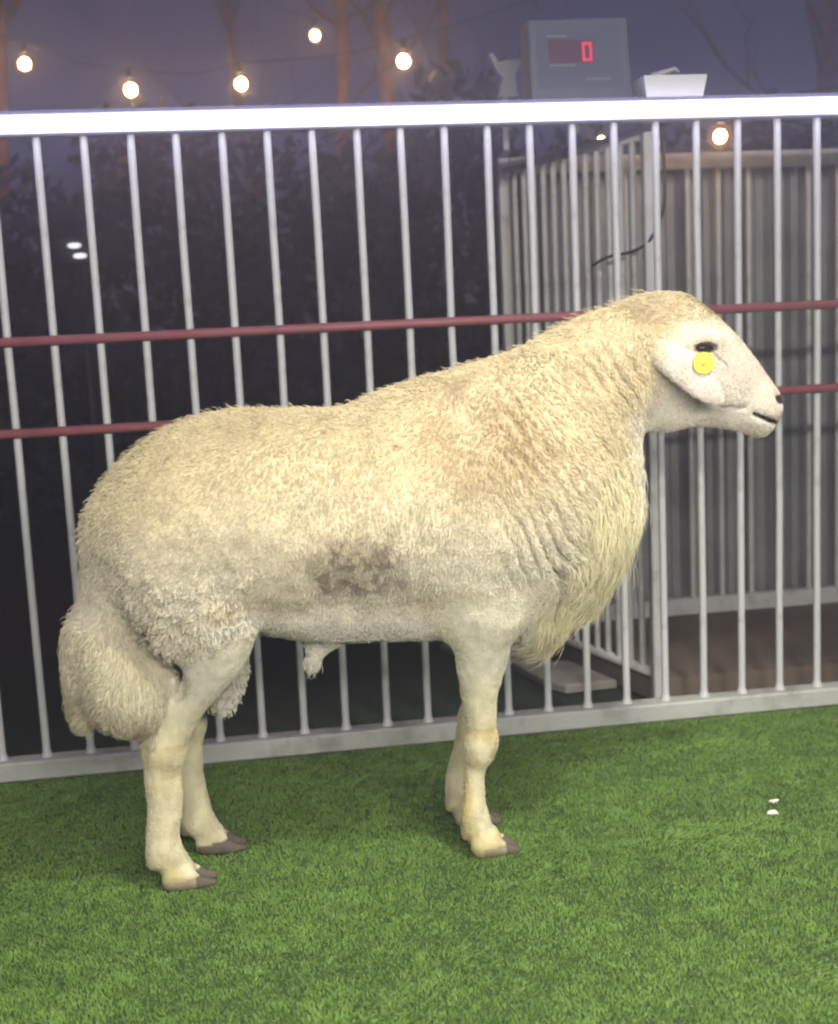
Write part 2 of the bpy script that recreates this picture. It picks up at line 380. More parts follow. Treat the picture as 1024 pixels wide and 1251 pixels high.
def scrap(x, y, r, label):
    m = MB(); m.ball((0, 0, .012), (r, r*.75, r*.5), 7, 5)
    m.v = [(a*random.uniform(.4, 1.35)+c*.5-.006, b*random.uniform(.4, 1.35), .012+(c-.012)*random.uniform(.2, 1.3)) for a, b, c in m.v]
    tag(m.build('paper_scrap', 'scrap', None, (x, y, 0)), label, 'scrap', 'white scraps on the grass')
scrap(.893, 1.998, .0105, 'larger crumpled white scrap lying on the grass at right')
scrap(.918, 2.047, .0085, 'smaller flat white scrap just behind the larger one')

# ------------------------------------------------------------------ night background: shrubs, trees, string lights
def leaf_cloud(n, rx, ry, rz, size, R, shell=.35):
    d = R.normal(0, 1, (n, 3)); d /= np.linalg.norm(d, axis=1)[:, None]
    rad = (shell+(1-shell)*R.random(n))**.6
    lump = 1+.35*vnoise(d, 2.2, 31)+.2*vnoise(d, 5, 32)
    P = d*(rad*lump)[:, None]*[rx, ry, rz]
    a = R.normal(0, 1, (n, 3)); a /= np.linalg.norm(a, axis=1)[:, None]
    b = np.cross(a, R.normal(0, 1, (n, 3))); b /= np.linalg.norm(b, axis=1)[:, None]
    s = size*R.uniform(.6, 1.3, n)[:, None]
    V = np.stack([P-a*s, P+b*s*.42, P+a*s, P-b*s*.42], 1).reshape(-1, 3)
    return V, np.arange(4*n).reshape(-1, 4)
def np_mesh(name, V, F, m):
    me = bpy.data.meshes.new(name); me.from_pydata(V.tolist(), [], F.tolist()); me.materials.append(M[m]); return me
RL = np.random.default_rng(3)
shr = [np_mesh('foliage', *leaf_cloud(3800, .62, .5, .98, .055, RL), 'leaf') for _ in range(3)]
st = MB()
for k in range(6):
    a = k*1.05; st.tube([(0.03*math.cos(a), .03*math.sin(a), 0), (.14*math.cos(a), .14*math.sin(a), .5), (.3*math.cos(a), .3*math.sin(a), 1.2)], [.022, .016, .006], 6)
stm = st.mesh('stem', 'twig')
sx = [(-2.05, 6.1, 1.05, 'outermost dark shrub of the hedge, left beyond the stout trunk'),
      (-1.2, 5.95, 1.05, 'dark leafy shrub at the left edge behind the post lamp'),
      (-.42, 6.2, 1.04, 'dark leafy shrub right of the post lamp, under the second bulb'),
      (.36, 6.0, 1.1, 'dark leafy shrub in the hedge under the third bulb'),
      (1.12, 6.15, 1.06, 'dark leafy shrub directly left of the weighing cage'),
      (1.92, 6.0, 1.1, 'dark shrub mostly hidden behind the weighing cage, left of its warm bulb'),
      (2.75, 6.15, 1.05, 'dark shrub mostly hidden behind the weighing cage, at right')]
for k, (x, y, s, l) in enumerate(sx):
    t = thing('shrub', l, 'shrub', (x, y, -.012), 'dark shrubs behind the fence')
    zs = (.92, .84, .96, .86, 1.0, .84, .92)[k]; f = link('foliage', shr[k % 3], t, (0, 0, .98*zs*s)); f.scale = (s, s, s*zs); f.rotation_euler = (0, 0, k*1.3)
    link('stem', stm, t)

def make_tree(label, base, top, r, seed, nbr=7, hz=(1.6, 3.0), group='bare trees behind the fence'):
    R = random.Random(seed)
    t = thing('bare_tree', label, 'tree', base, group)
    n = 9; P = []; rad = []
    for i in range(n):
        q = i/(n-1)
        P.append(Vector(((top[0]-base[0])*q+R.uniform(-.02, .02), (top[1]-base[1])*q, (top[2]-base[2])*q))); rad.append(r*(1.25-.65*q) if i else r*1.7)
    MB().tube(P, rad, 10).build('trunk', 'bark', t, smooth=True)
    bm_ = MB()
    def grow(p, d, L, r_, lev):
        pts = [p]; q = p.copy(); dd = d.copy()
        for _ in range(5):
            dd = (dd+Vector((R.uniform(-.22, .22), R.uniform(-.22, .22), R.uniform(-.1, .2)))).normalized(); q = q+dd*L/5; pts.append(q.copy())
        bm_.tube(pts, [r_*(1-.17*i) for i in range(6)], 5, False)
        if lev > 0:
            for i in (2, 3, 4, 5):
                grow(pts[i], (dd+Vector((R.uniform(-1, 1), R.uniform(-1, 1), R.uniform(-.2, .8)))).normalized(), L*R.uniform(.4, .65), r_*.45, lev-1)
    Hh = top[2]-base[2]
    for k in range(nbr):
        z = R.uniform(*hz); q = min(z/Hh, .98); p = P[0].lerp(P[-1], q); a = R.uniform(0, 6.28)
        grow(p, Vector((math.cos(a), math.sin(a)*.7, R.uniform(.3, 1.2))).normalized(), R.uniform(.6, 1.2), r*.35, 2)
    bm_.build('branches', 'twig', t, smooth=True)
make_tree('stout reddish trunk at the far left edge behind fence', (-1.30, 6.45, -.012), (-1.0, 6.45, 3.9), .085, 1, 5, (1.9, 3.4))
make_tree('slim reddish bare tree just right of the dimmer high bulb', (.572, 6.4, -.012), (.60, 6.4, 4.6), .034, 2)
make_tree('slim reddish bare tree just left of the brightest bulb', (.85, 6.5, -.012), (.79, 6.5, 4.8), .037, 3)
make_tree('faint slender bare tree between the bulb and the indicator', (1.18, 6.8, -.012), (1.22, 6.8, 4.6), .032, 4)
make_tree('pinkish bare trunk at the top right corner', (3.55, 7.1, -.012), (3.46, 7.0, 4.6), .06, 5)
make_tree('thin pale leaning bare tree right of the third bulb', (.30, 8.0, -.012), (-.12, 8.0, 4.8), .03, 6, 9)

def bulb(x, y, z, r, label, drop=.05):
    t = thing('light_bulb', label, 'light bulb', (x, y, z), 'string light bulbs')
    MB().ball((0, 0, 0), (r*.62, r*.62, r*.66), 12, 8).build('glowing_core', 'bulb', t, smooth=True)
    MB().ball((0, 0, 0), (r*1.2, r*1.2, r*1.3), 16, 12).build('halo_globe', 'bulb_halo', t, smooth=True)  # oversize glowing shell, added as the bulb's halo
    MB().tube([(0, 0, r*1.25), (0, 0, r*1.25+drop)], [r*.42, r*.3], 8).build('socket', 'black', t)
BUL = [(-.9, 6.0, 2.207, .038, 'leftmost warm glowing bulb above the fence'),
       (-.433, 6.0, 2.083, .042, 'warm glowing bulb low above the tube, second from left'),
       (.077, 6.0, 2.10, .040, 'warm glowing bulb above the tube, third from left'),
       (.505, 6.95, 2.536, .034, 'dimmer high bulb left of the slim reddish trunk'),
       (.851, 6.0, 2.19, .044, 'warm glowing bulb right of the slim reddish trunks'),
       (1.514, 5.0, 1.648, .022, 'tiny bulb just under the tube, above the cage left side'),
       (1.214, 3.0, 1.352, .0255, 'warm bulb just below the tube, in front of the cage back rail')]
for x, y, z, r, l in BUL: bulb(x, y, z, r, l, .03 if y < 4 else .05)
def wire(name, P, label):
    m = MB().tube(smooth_path(P, 6), .0035, 5)
    tag(m.build(name, 'black', None, (0, 0, 0), True), label, 'wire', 'string light wires')
wire('light_wire', [(-1.7, 6.0, 2.55), (-.9, 6.0, 2.30), (-.66, 6.0, 2.21), (-.433, 6.0, 2.18), (-.15, 6.0, 2.15), (.077, 6.0, 2.195), (.5, 6.0, 2.22), (.851, 6.0, 2.29), (1.6, 6.0, 2.5), (3.0, 6.1, 3.0)], 'thin dark wire linking the bulbs above the fence at left')
wire('light_wire', [(.0, 7.0, 2.85), (.505, 6.95, 2.625), (.9, 7.05, 2.72), (1.4, 7.6, 2.9)], 'thin dark wire holding the dimmer high bulb between trunks')
wire('light_wire', [(.9, 5.0, 1.86), (1.514, 5.0, 1.72), (2.1, 5.0, 1.78), (2.8, 5.0, 1.9), (3.6, 5.2, 2.2)], 'thin dark wire holding the tiny bulb behind the cage')
wire('light_wire', [(.925, 2.72, 1.405), (1.07, 2.87, 1.42), (1.214, 3.0, 1.413), (1.6, 3.2, 1.40), (2.3, 3.35, 1.36)], 'thin dark wire across the weighing cage holding its warm bulb')
lp = thing('post_lamp', 'small white twin tube lamp on a dark post at far left', 'lamp', (-.655, 5.35, -.012))
MB().tube([(0, 0.03, 0), (0, 0.03, 1.36)], .02, 8).build('post', 'black', lp, smooth=True)
MB().box(-.06, .06, .0, .05, 1.27, 1.375).build('housing', 'black', lp)
for dx, z in ((-.012, 1.345), (.008, 1.302)):
    MB().ball((dx, -.008, z), (.028, .012, .009), 10, 6).build('tube', 'lamp_white', lp, smooth=True)

# ------------------------------------------------------------------ haze volume, added so the lights get a halo
hz = MB().box(-7.5, 8.5, -2.5, 10.5, -1.0, 5.6).build('haze', None)
hm_ = bpy.data.materials.new('haze'); hm_.use_nodes = True; ht = hm_.node_tree; ht.nodes.clear()
ho = ht.nodes.new('ShaderNodeOutputMaterial'); hv = ht.nodes.new('ShaderNodeVolumePrincipled')
hv.inputs['Color'].default_value = (.85, .87, 1, 1); hv.inputs['Density'].default_value = 0.075; hv.inputs['Anisotropy'].default_value = 0.75
ht.links.new(hv.outputs[0], ho.inputs['Volume']); hz.data.materials.append(hm_)
tag(hz, 'thin haze added around the pen so the lights glow', 'haze', kind='stuff')

# ------------------------------------------------------------------ the sheep
BX, BY = 0.1, 2.045
sheep = thing('sheep', 'cream white fat tailed sheep with yellow ear tag standing on grass', 'sheep', (BX, BY, 0))
VX = 0.004
LO = np.array([-.42, -.27, -.012]); HI = np.array([.99, .27, 1.0])
DIM = np.ceil((HI-LO)/VX).astype(int)+1
F = np.full(DIM, .08, np.float32)
AX = [LO[i]+VX*np.arange(DIM[i]) for i in range(3)]
def cr(keys, n=4):
    K = np.asarray(keys, float); out = []
    for i in range(len(K)-1):
        a, b, c, d = K[max(i-1, 0)], K[i], K[i+1], K[min(i+2, len(K)-1)]
        for k in range(n):
            t = k/n; out.append(.5*(2*b+(c-a)*t+(2*a-5*b+4*c-d)*t*t+(3*b-a-3*c+d)*t**3))
    out.append(K[-1]); return np.array(out)
def chain(keys, k=.02, sub=False, n=8):
    """keys: x, z, radius in the side view, radius across, y"""
    S = cr(keys, n) if len(keys) > 1 else np.asarray(keys+keys, float)
    m = k+.02
    lo = np.array([(S[:, 0]-S[:, 2]).min(), (S[:, 4]-S[:, 3]).min(), (S[:, 1]-S[:, 2]).min()])-m
    hi = np.array([(S[:, 0]+S[:, 2]).max(), (S[:, 4]+S[:, 3]).max(), (S[:, 1]+S[:, 2]).max()])+m
    i0 = np.clip(np.floor((lo-LO)/VX).astype(int), 0, DIM-1); i1 = np.clip(np.ceil((hi-LO)/VX).astype(int)+1, 1, DIM)
    sl = tuple(slice(a, b) for a, b in zip(i0, i1))
    X = AX[0][sl[0]].astype(np.float32); Y = AX[1][sl[1]].astype(np.float32); Z = AX[2][sl[2]].astype(np.float32)
    best = np.full((len(X), len(Y), len(Z)), 1.0, np.float32)
    for A, B in zip(S[:-1], S[1:]):
        mr = max(A[2], B[2])+m; my = max(A[3], B[3])+m
        xs_ = np.searchsorted(X, [min(A[0], B[0])-mr, max(A[0], B[0])+mr]); zs_ = np.searchsorted(Z, [min(A[1], B[1])-mr, max(A[1], B[1])+mr])
        ys_ = np.searchsorted(Y, [min(A[4], B[4])-my, max(A[4], B[4])+my])
        x = X[xs_[0]:xs_[1]][:, None]; z = Z[zs_[0]:zs_[1]][None, :]; y = Y[ys_[0]:ys_[1]]
        if x.size == 0 or z.size == 0 or y.size == 0: continue
        ex, ez = B[0]-A[0], B[1]-A[1]; L2 = ex*ex+ez*ez
        t = np.clip(((x-A[0])*ex+(z-A[1])*ez)/L2, 0, 1) if L2 > 1e-9 else x*0+z*0
        q = (x-A[0]-ex*t)**2+(z-A[1]-ez*t)**2
        r = A[2]+(B[2]-A[2])*t; ry = A[3]+(B[3]-A[3])*t; yc = A[4]+(B[4]-A[4])*t
        d = np.sqrt((q/r**2)[:, None, :]+((y[None, :, None]-yc[:, None, :])/ry[:, None, :])**2)-1
        d *= np.minimum(r, ry)[:, None, :]
        v = best[xs_[0]:xs_[1], ys_[0]:ys_[1], zs_[0]:zs_[1]]
        np.minimum(v, d.astype(np.float32), out=v)
    G = F[sl]
    if sub:
        h = np.clip(.5-.5*(G+best)/k, 0, 1); F[sl] = G*(1-h)-best*h+k*h*(1-h)
    else:
        h = np.clip(.5+.5*(best-G)/k, 0, 1); F[sl] = best*(1-h)+G*h-k*h*(1-h)
# trunk
chain([(-.185, .570, .102, .105, 0), (-.13, .592, .142, .155, 0), (-.05, .603, .182, .182, 0), (.07, .607, .180, .195, 0), (.19, .604, .184, .2, 0), (.30, .617, .203, .197, 0), (.40, .616, .217, .187, 0), (.462, .60, .186, .168, 0)], .02)
chain([(-.06, .50, .055, .10, 0), (.015, .478, .064, .12, 0), (.11, .460, .068, .13, 0), (.22, .456, .070, .132, 0), (.33, .450, .072, .128, 0), (.42, .442, .068, .11, 0)], .012)
# neck, chest, dewlap
chain([(.42, .645, .185, .165, 0), (.485, .692, .166, .143, 0), (.549, .764, .130, .110, 0), (.630, .822, .104, .088, 0), (.692, .844, .095, .08, 0)], .05)
chain([(.435, .59, .170, .155, 0), (.478, .565, .130, .12, 0), (.480, .51, .112, .095, 0), (.462, .465, .085, .08, 0)], .05)
chain([(.610, .71, .043, .05, 0), (.580, .63, .042, .05, 0), (.552, .545, .052, .055, 0)], .05)
chain([(.584, .61, .034, .04, 0), (.567, .535, .045, .05, -.01), (.552, .470, .052, .055, -.012), (.530, .437, .041, .045, -.01)], .010)
chain([(.484, .51, .008, .03, -.125), (.490, .46, .010, .035, -.115), (.484, .415, .010, .04, -.10)], .012, True)
chain([(.715, .905, .040, .04, 0), (.745, .915, .030, .034, 0)], .015)
# head
chain([(.705, .853, .088, .072, 0), (.74, .853, .086, .068, 0), (.775, .832, .082, .064, 0), (.815, .805, .071, .053, 0), (.855, .773, .058, .043, 0), (.885, .751, .047, .037, 0), (.896, .744, .041, .034, 0)], .02)
chain([(.72, .775, .066, .05, 0), (.765, .766, .05, .043, 0), (.82, .752, .038, .034, 0), (.868, .733, .028, .028, 0), (.893, .718, .022, .024, 0)], .02)
for s in (-1, 1):
    chain([(.745, .874, .018, .014, s*.058), (.785, .866, .016, .012, s*.056)], .02)             # brow
    chain([(.748, .822, .035, .02, s*.047), (.80, .79, .026, .016, s*.04)], .03)                # cheek
    chain([(.760, .8535, .0080, .012, s*.073), (.779, .852, .0080, .012, s*.07)], .008, True)    # eye socket
    chain([(.918, .762, .0085, .009, s*.024), (.932, .751, .007, .010, s*.020)], .008, True)    # nostril
    chain([(.868, .7365, .0035, .012, s*.036), (.89, .7275, .0045, .016, s*.03), (.912, .7185, .004, .024, s*.014)], .006, True)   # mouth
    chain([(.782, .760, .0022, .006, s*.041), (.815, .752, .0024, .006, s*.037), (.85, .748, .002, .006, s*.034)], .006, True)   # cheek crease
    # ear
    chain([(.668, .862, .016, .014, s*.07), (.69, .847, .024, .0095, s*.09), (.718, .824, .0300, .0085, s*.106), (.746, .797, .0265, .0078, s*.111), (.768, .776, .0165, .007, s*.108), (.783, .764, .006, .005, s*.104)], .010)
    # shoulder and fore leg
    fx, ux = (0, 0) if s < 0 else (-.006, .026)
    chain([(.37, .56, .10, .05, s*.125), (.372+ux, .47, .075, .05, s*.115), (.362+ux, .405, .052, .042, s*.10), (.363+ux, .365, .045, .037, s*.09), (.357+ux, .30, .0325, .03, s*.078), (.359+ux*.8, .24, .0255, .025, s*.072), (.3595+ux*.6, .205, .0278, .026, s*.068), (.357+ux*.5, .185, .024, .024, s*.067)], .03)
    chain([(.3585+ux*.6, .205, .0265, .026, s*.068), (.347+ux*.3, .16, .0185, .018, s*.066), (.343+fx, .105, .0188, .019, s*.065), (.343+fx, .066, .0245, .024, s*.065), (.351+fx, .042, .0235, .026, s*.065), (.366+fx, .028, .022, .028, s*.065)], .012)
    chain([(.329+fx, .047, .009, .013, s*.065), (.323+fx, .036, .006, .008, s*.065)], .012)       # dew claws
    for e in (-1, 1):                                                                              # cloven hoof
        chain([(.352+fx, .022, .021, .0145, s*.065+e*.016), (.376+fx, .017, .017, .0135, s*.065+e*.0165), (.402+fx, .0095, .0095, .010, s*.065+e*.015), (.416+fx, .007, .006, .006, s*.065+e*.012)], .006)
    # thigh and hind leg
    hx = 0 if s < 0 else .036; hl = 0 if s < 0 else .03
    chain([(-.12, .56, .105, .07, s*.105), (-.098, .485, .092, .062, s*.112), (-.085, .425, .066, .05, s*.105), (-.100, .378, .047, .04, s*.095), (-.128, .325, .0335, .031, s*.082), (-.155, .28, .0315, .028, s*.074), (-.173+hl, .24, .033, .028, s*.068)], .018)
    chain([(-.172+hl, .243, .0325, .028, s*.068), (-.178+hl, .20, .0305, .026, s*.066), (-.179+hx*.85, .15, .0285, .024, s*.065), (-.186+hx*1.25, .095, .0275, .024, s*.065), (-.186+hx*1.35, .066, .0295, .026, s*.065), (-.172+hx*1.4, .040, .0245, .027, s*.065), (-.158+hx*1.4, .028, .021, .027, s*.065)], .012)
    chain([(-.203+hx*1.35, .055, .012, .014, s*.065), (-.210+hx*1.35, .040, .007, .009, s*.065)], .012)
    for e in (-1, 1):
        chain([(-.176+hx*1.4, .019, .018, .0145, s*.065+e*.016), (-.154+hx*1.4, .018, .0175, .0135, s*.065+e*.017), (-.128+hx*1.4, .010, .0105, .0105, s*.065+e*.016), (-.106+hx*1.4, .007, .006, .006, s*.065+e*.013)], .006)
# fat tail: root, rear flap with drooping tip, round near lobe set off from the thigh by a crease
chain([(-.205, .60, .065, .075, 0), (-.222, .54, .055, .075, 0), (-.240, .48, .056, .085, 0), (-.255, .42, .066, .10, 0)], .04)
chain([(-.175, .455, .010, .06, -.155), (-.172, .42, .011, .06, -.14), (-.150, .40, .011, .055, -.135), (-.134, .37, .010, .05, -.12), (-.140, .34, .010, .04, -.11)], .010, True)
chain([(-.255, .43, .062, .10, -.005), (-.268, .385, .060, .095, -.005), (-.285, .345, .045, .07, -.005), (-.300, .305, .028, .04, -.01), (-.303, .285, .016, .024, -.012)], .015)
chain([(-.235, .395, .058, .07, -.055), (-.222, .352, .068, .075, -.07), (-.214, .342, .066, .07, -.072)], .008)
# scrotum, sheath, flank fold
chain([(-.055, .40, .03, .03, 0), (-.064, .345, .03, .032, 0), (-.075, .302, .026, .03, 0)], .02)
chain([(.112, .408, .024, .026, -.02), (.096, .388, .019, .02, -.02), (.087, .368, .012, .013, -.02), (.083, .352, .006, .007, -.02)], .03)
chain([(.425, .40, .04, .05, 0), (.48, .395, .04, .05, 0)], .03)
chain([(.778, .909, .010, .012, -.012), (.782, .905, .010, .012, .012)], .015)

# surface nets
def surface(F):
    neg = F < 0
    nx, ny, nz = F.shape
    c = np.zeros((nx-1, ny-1, nz-1), np.int8)
    for dx in (0, 1):
        for dy in (0, 1):
            for dz in (0, 1): c += neg[dx:nx-1+dx, dy:ny-1+dy, dz:nz-1+dz]
    act = (c > 0) & (c < 8); idx = np.full(act.shape, -1, np.int64); cells = np.argwhere(act); idx[act] = np.arange(len(cells))
    acc = np.zeros((len(cells), 3)); cnt = np.zeros(len(cells))
    cor = [(a, b, e) for a in (0, 1) for b in (0, 1) for e in (0, 1)]
    val = {q: F[cells[:, 0]+q[0], cells[:, 1]+q[1], cells[:, 2]+q[2]] for q in cor}
    for q in cor:
        for ax in range(3):
            if q[ax]: continue
            r = list(q); r[ax] = 1; r = tuple(r)
            a, b = val[q], val[r]; m = (a < 0) != (b < 0)
            t = np.where(m, a/np.where(m, a-b, 1), 0)
            p = np.tile(np.array(q, float), (len(cells), 1)); p[:, ax] += t
            acc[m] += p[m]; cnt[m] += 1
    V = (cells+acc/cnt[:, None])*VX+LO
    quads = []
    for ax in range(3):
        s0 = [slice(None)]*3; s1 = [slice(None)]*3; s0[ax] = slice(0, -1); s1[ax] = slice(1, None)
        A = neg[tuple(s0)]; B = neg[tuple(s1)]; e = np.argwhere(A != B)
        u, v = (ax+1) % 3, (ax+2) % 3
        e = e[(e[:, u] > 0) & (e[:, v] > 0) & (e[:, u] < F.shape[u]-1) & (e[:, v] < F.shape[v]-1)]
        fl = A[e[:, 0], e[:, 1], e[:, 2]]
        def ci(du, dv):
            w_ = e.copy(); w_[:, u] += du; w_[:, v] += dv; return idx[w_[:, 0], w_[:, 1], w_[:, 2]]
        Q = np.stack([ci(-1, -1), ci(0, -1), ci(0, 0), ci(-1, 0)], 1)
        Q[~fl] = Q[~fl][:, ::-1]; quads.append(Q)
    return V, np.concatenate(quads)
V, Q = surface(F)
# keep only the largest connected piece and relax slightly
E_ = np.concatenate([Q[:, [0, 1]], Q[:, [1, 2]], Q[:, [2, 3]], Q[:, [3, 0]]])
def relax(V, a):
    s = np.zeros_like(V); c = np.zeros(len(V))
    np.add.at(s, E_[:, 0], V[E_[:, 1]]); np.add.at(s, E_[:, 1], V[E_[:, 0]]); np.add.at(c, E_[:, 0], 1); np.add.at(c, E_[:, 1], 1)
    return V+a*(s/c[:, None]-V)
V = relax(V, .5); V = relax(V, .4)
def normals(V):
    n = np.cross(V[Q[:, 2]]-V[Q[:, 0]], V[Q[:, 3]]-V[Q[:, 1]]); N = np.zeros_like(V)
    for k in range(4): np.add.at(N, Q[:, k], n)
    return N/np.maximum(np.linalg.norm(N, axis=1), 1e-12)[:, None]
N = normals(V)

# coat regions
def regions(P):
    x, y, z = P[:, 0], P[:, 1], P[:, 2]; R = {}
    hd = (x-.735)*.75+(z-.80)*.1
    face = sstep(.67, .745, x+.35*(.86-z)*(z < .86)+.012*vnoise(P, 30, 90))*sstep(.655, .72, z)
    R['face'] = face
    ea = np.clip(((x-.668)*.758+(z-.862)*-.652)/.150, 0, 1); ed = np.hypot(x-.668-ea*.114, z-.862+ea*.098)
    R['ear'] = ((np.abs(y) > np.interp(x, [.66, .70, .74], [.090, .083, .076])) & (ed < .042))*sstep(-.05, .32, ea+.05*vnoise(P, 60, 103))
    legf = sstep(.405, .36, z)*((x > .29) & (x < .45) & (np.abs(y) > .03))
    fore = sstep(.50, .44, z)*sstep(.075, .095, np.abs(y))*sstep(.26, .32, x)*sstep(.47, .43, x)
    legh = sstep(.435, .395, z-.15*(x+.13)+.015*vnoise(P, 25, 91))*((x > -.25) & (x < -.0) & (np.abs(y) > .035))*(1-((x < -.172-.25*(.30-z)) & (z > .262)))
    legh = np.maximum(legh, ((z < .262) & (x < 0)))
    R['leg'] = np.maximum(np.maximum(legf, fore*.8), legh)
    R['tail'] = sstep(-.19, -.225, x-.25*np.clip(z-.40, -.2, .0))*sstep(.49, .41, z)*(1-R['leg'])
    R['tail'] = np.maximum(R['tail'], ((x < -.152-.2*np.clip(.33-z, 0, 1)) & (z < .425) & (z > .262))*(1-R['leg']))
    R['chest'] = sstep(.495, .565, x+.40*(.55-z)+.03*vnoise(P, 14, 92))*(x > .44)*(z > .3)*sstep(.74, .62, z)*(1-face)
    R['throat'] = sstep(.60, .66, x)*sstep(.56, .64, z)*sstep(.80, .70, z)*(1-face)
    R['belly'] = sstep(.462, .428, z-.022*sstep(.17, .03, x)+.016*vnoise(P, 22, 95))*((x > -.09) & (x < .46))*(1-R['leg'])
    R['thigh'] = sstep(.60, .50, z)*sstep(.03, -.04, x)*sstep(-.26, -.19, x)*(1-R['leg'])*(1-R['tail'])
    R['fleece'] = np.clip(1-R['face']-R['ear']-R['leg']-R['belly']*.85-R['throat']*.8-R['tail']*.9-R['chest']*.85, 0, 1)
    R['neck'] = sstep(.36, .46, x)*sstep(.69, .62, x)*sstep(.46, .53, z)*sstep(.89, .83, z)*(1-R['chest']*.75)*(1-R['face'])*(1-R['throat'])
    return R
RG = regions(V)
def fleece_relief(P, RG):
    """partings and locks in the fleece"""
    x, y, z = P[:, 0], P[:, 1], P[:, 2]
    wob = vnoise(P, 20, 41)*.010+vnoise(P, 60, 42)*.003
    u = (x*.86+z*.5)+wob
    amp = sstep(-.5, .2, vnoise(P*[1, 1, .6], 13, 45))
    groove = np.exp(-(np.sin(u*math.pi/.023)/.42)**2)*amp*RG['neck']
    RG['groove'] = groove
    d = .004*RG['neck']-.017*groove
    d += (vnoise(P, 85, 46)*.0045+vnoise(P, 50, 47)*.0035)*RG['thigh']+vnoise(P, 60, 47)*.0016*RG['fleece']
    d += vnoise(P, 120, 48)*.0008*RG['fleece']+vnoise(P, 14, 49)*.004*RG['fleece']
    wx = x+vnoise(P, 16, 54)*.02
    d += sstep(.2, .8, vnoise(np.stack([wx*.35, y, z], 1), 75, 55))*-.004*sstep(.12, .2, x)*sstep(.46, .40, x)*sstep(.62, .68, z)*RG['fleece']   # partings at the withers
    # folds running down the flank
    d += np.sin((x+vnoise(P, 12, 50)*.02)*math.pi/.026)*.0016*sstep(.30, .22, x)*sstep(.02, .08, x)*sstep(.68, .6, z)*RG['fleece']
    d += vnoise(P*[1, 1, .3], 45, 52)*.004*(RG['chest']+RG['tail'])
    d += (vnoise(P, 70, 53)*.0008+vnoise(P, 28, 56)*.0016)*(RG['face']*.6+RG['leg'])
    return d
V = V+N*fleece_relief(V, RG)[:, None]
N = normals(V)

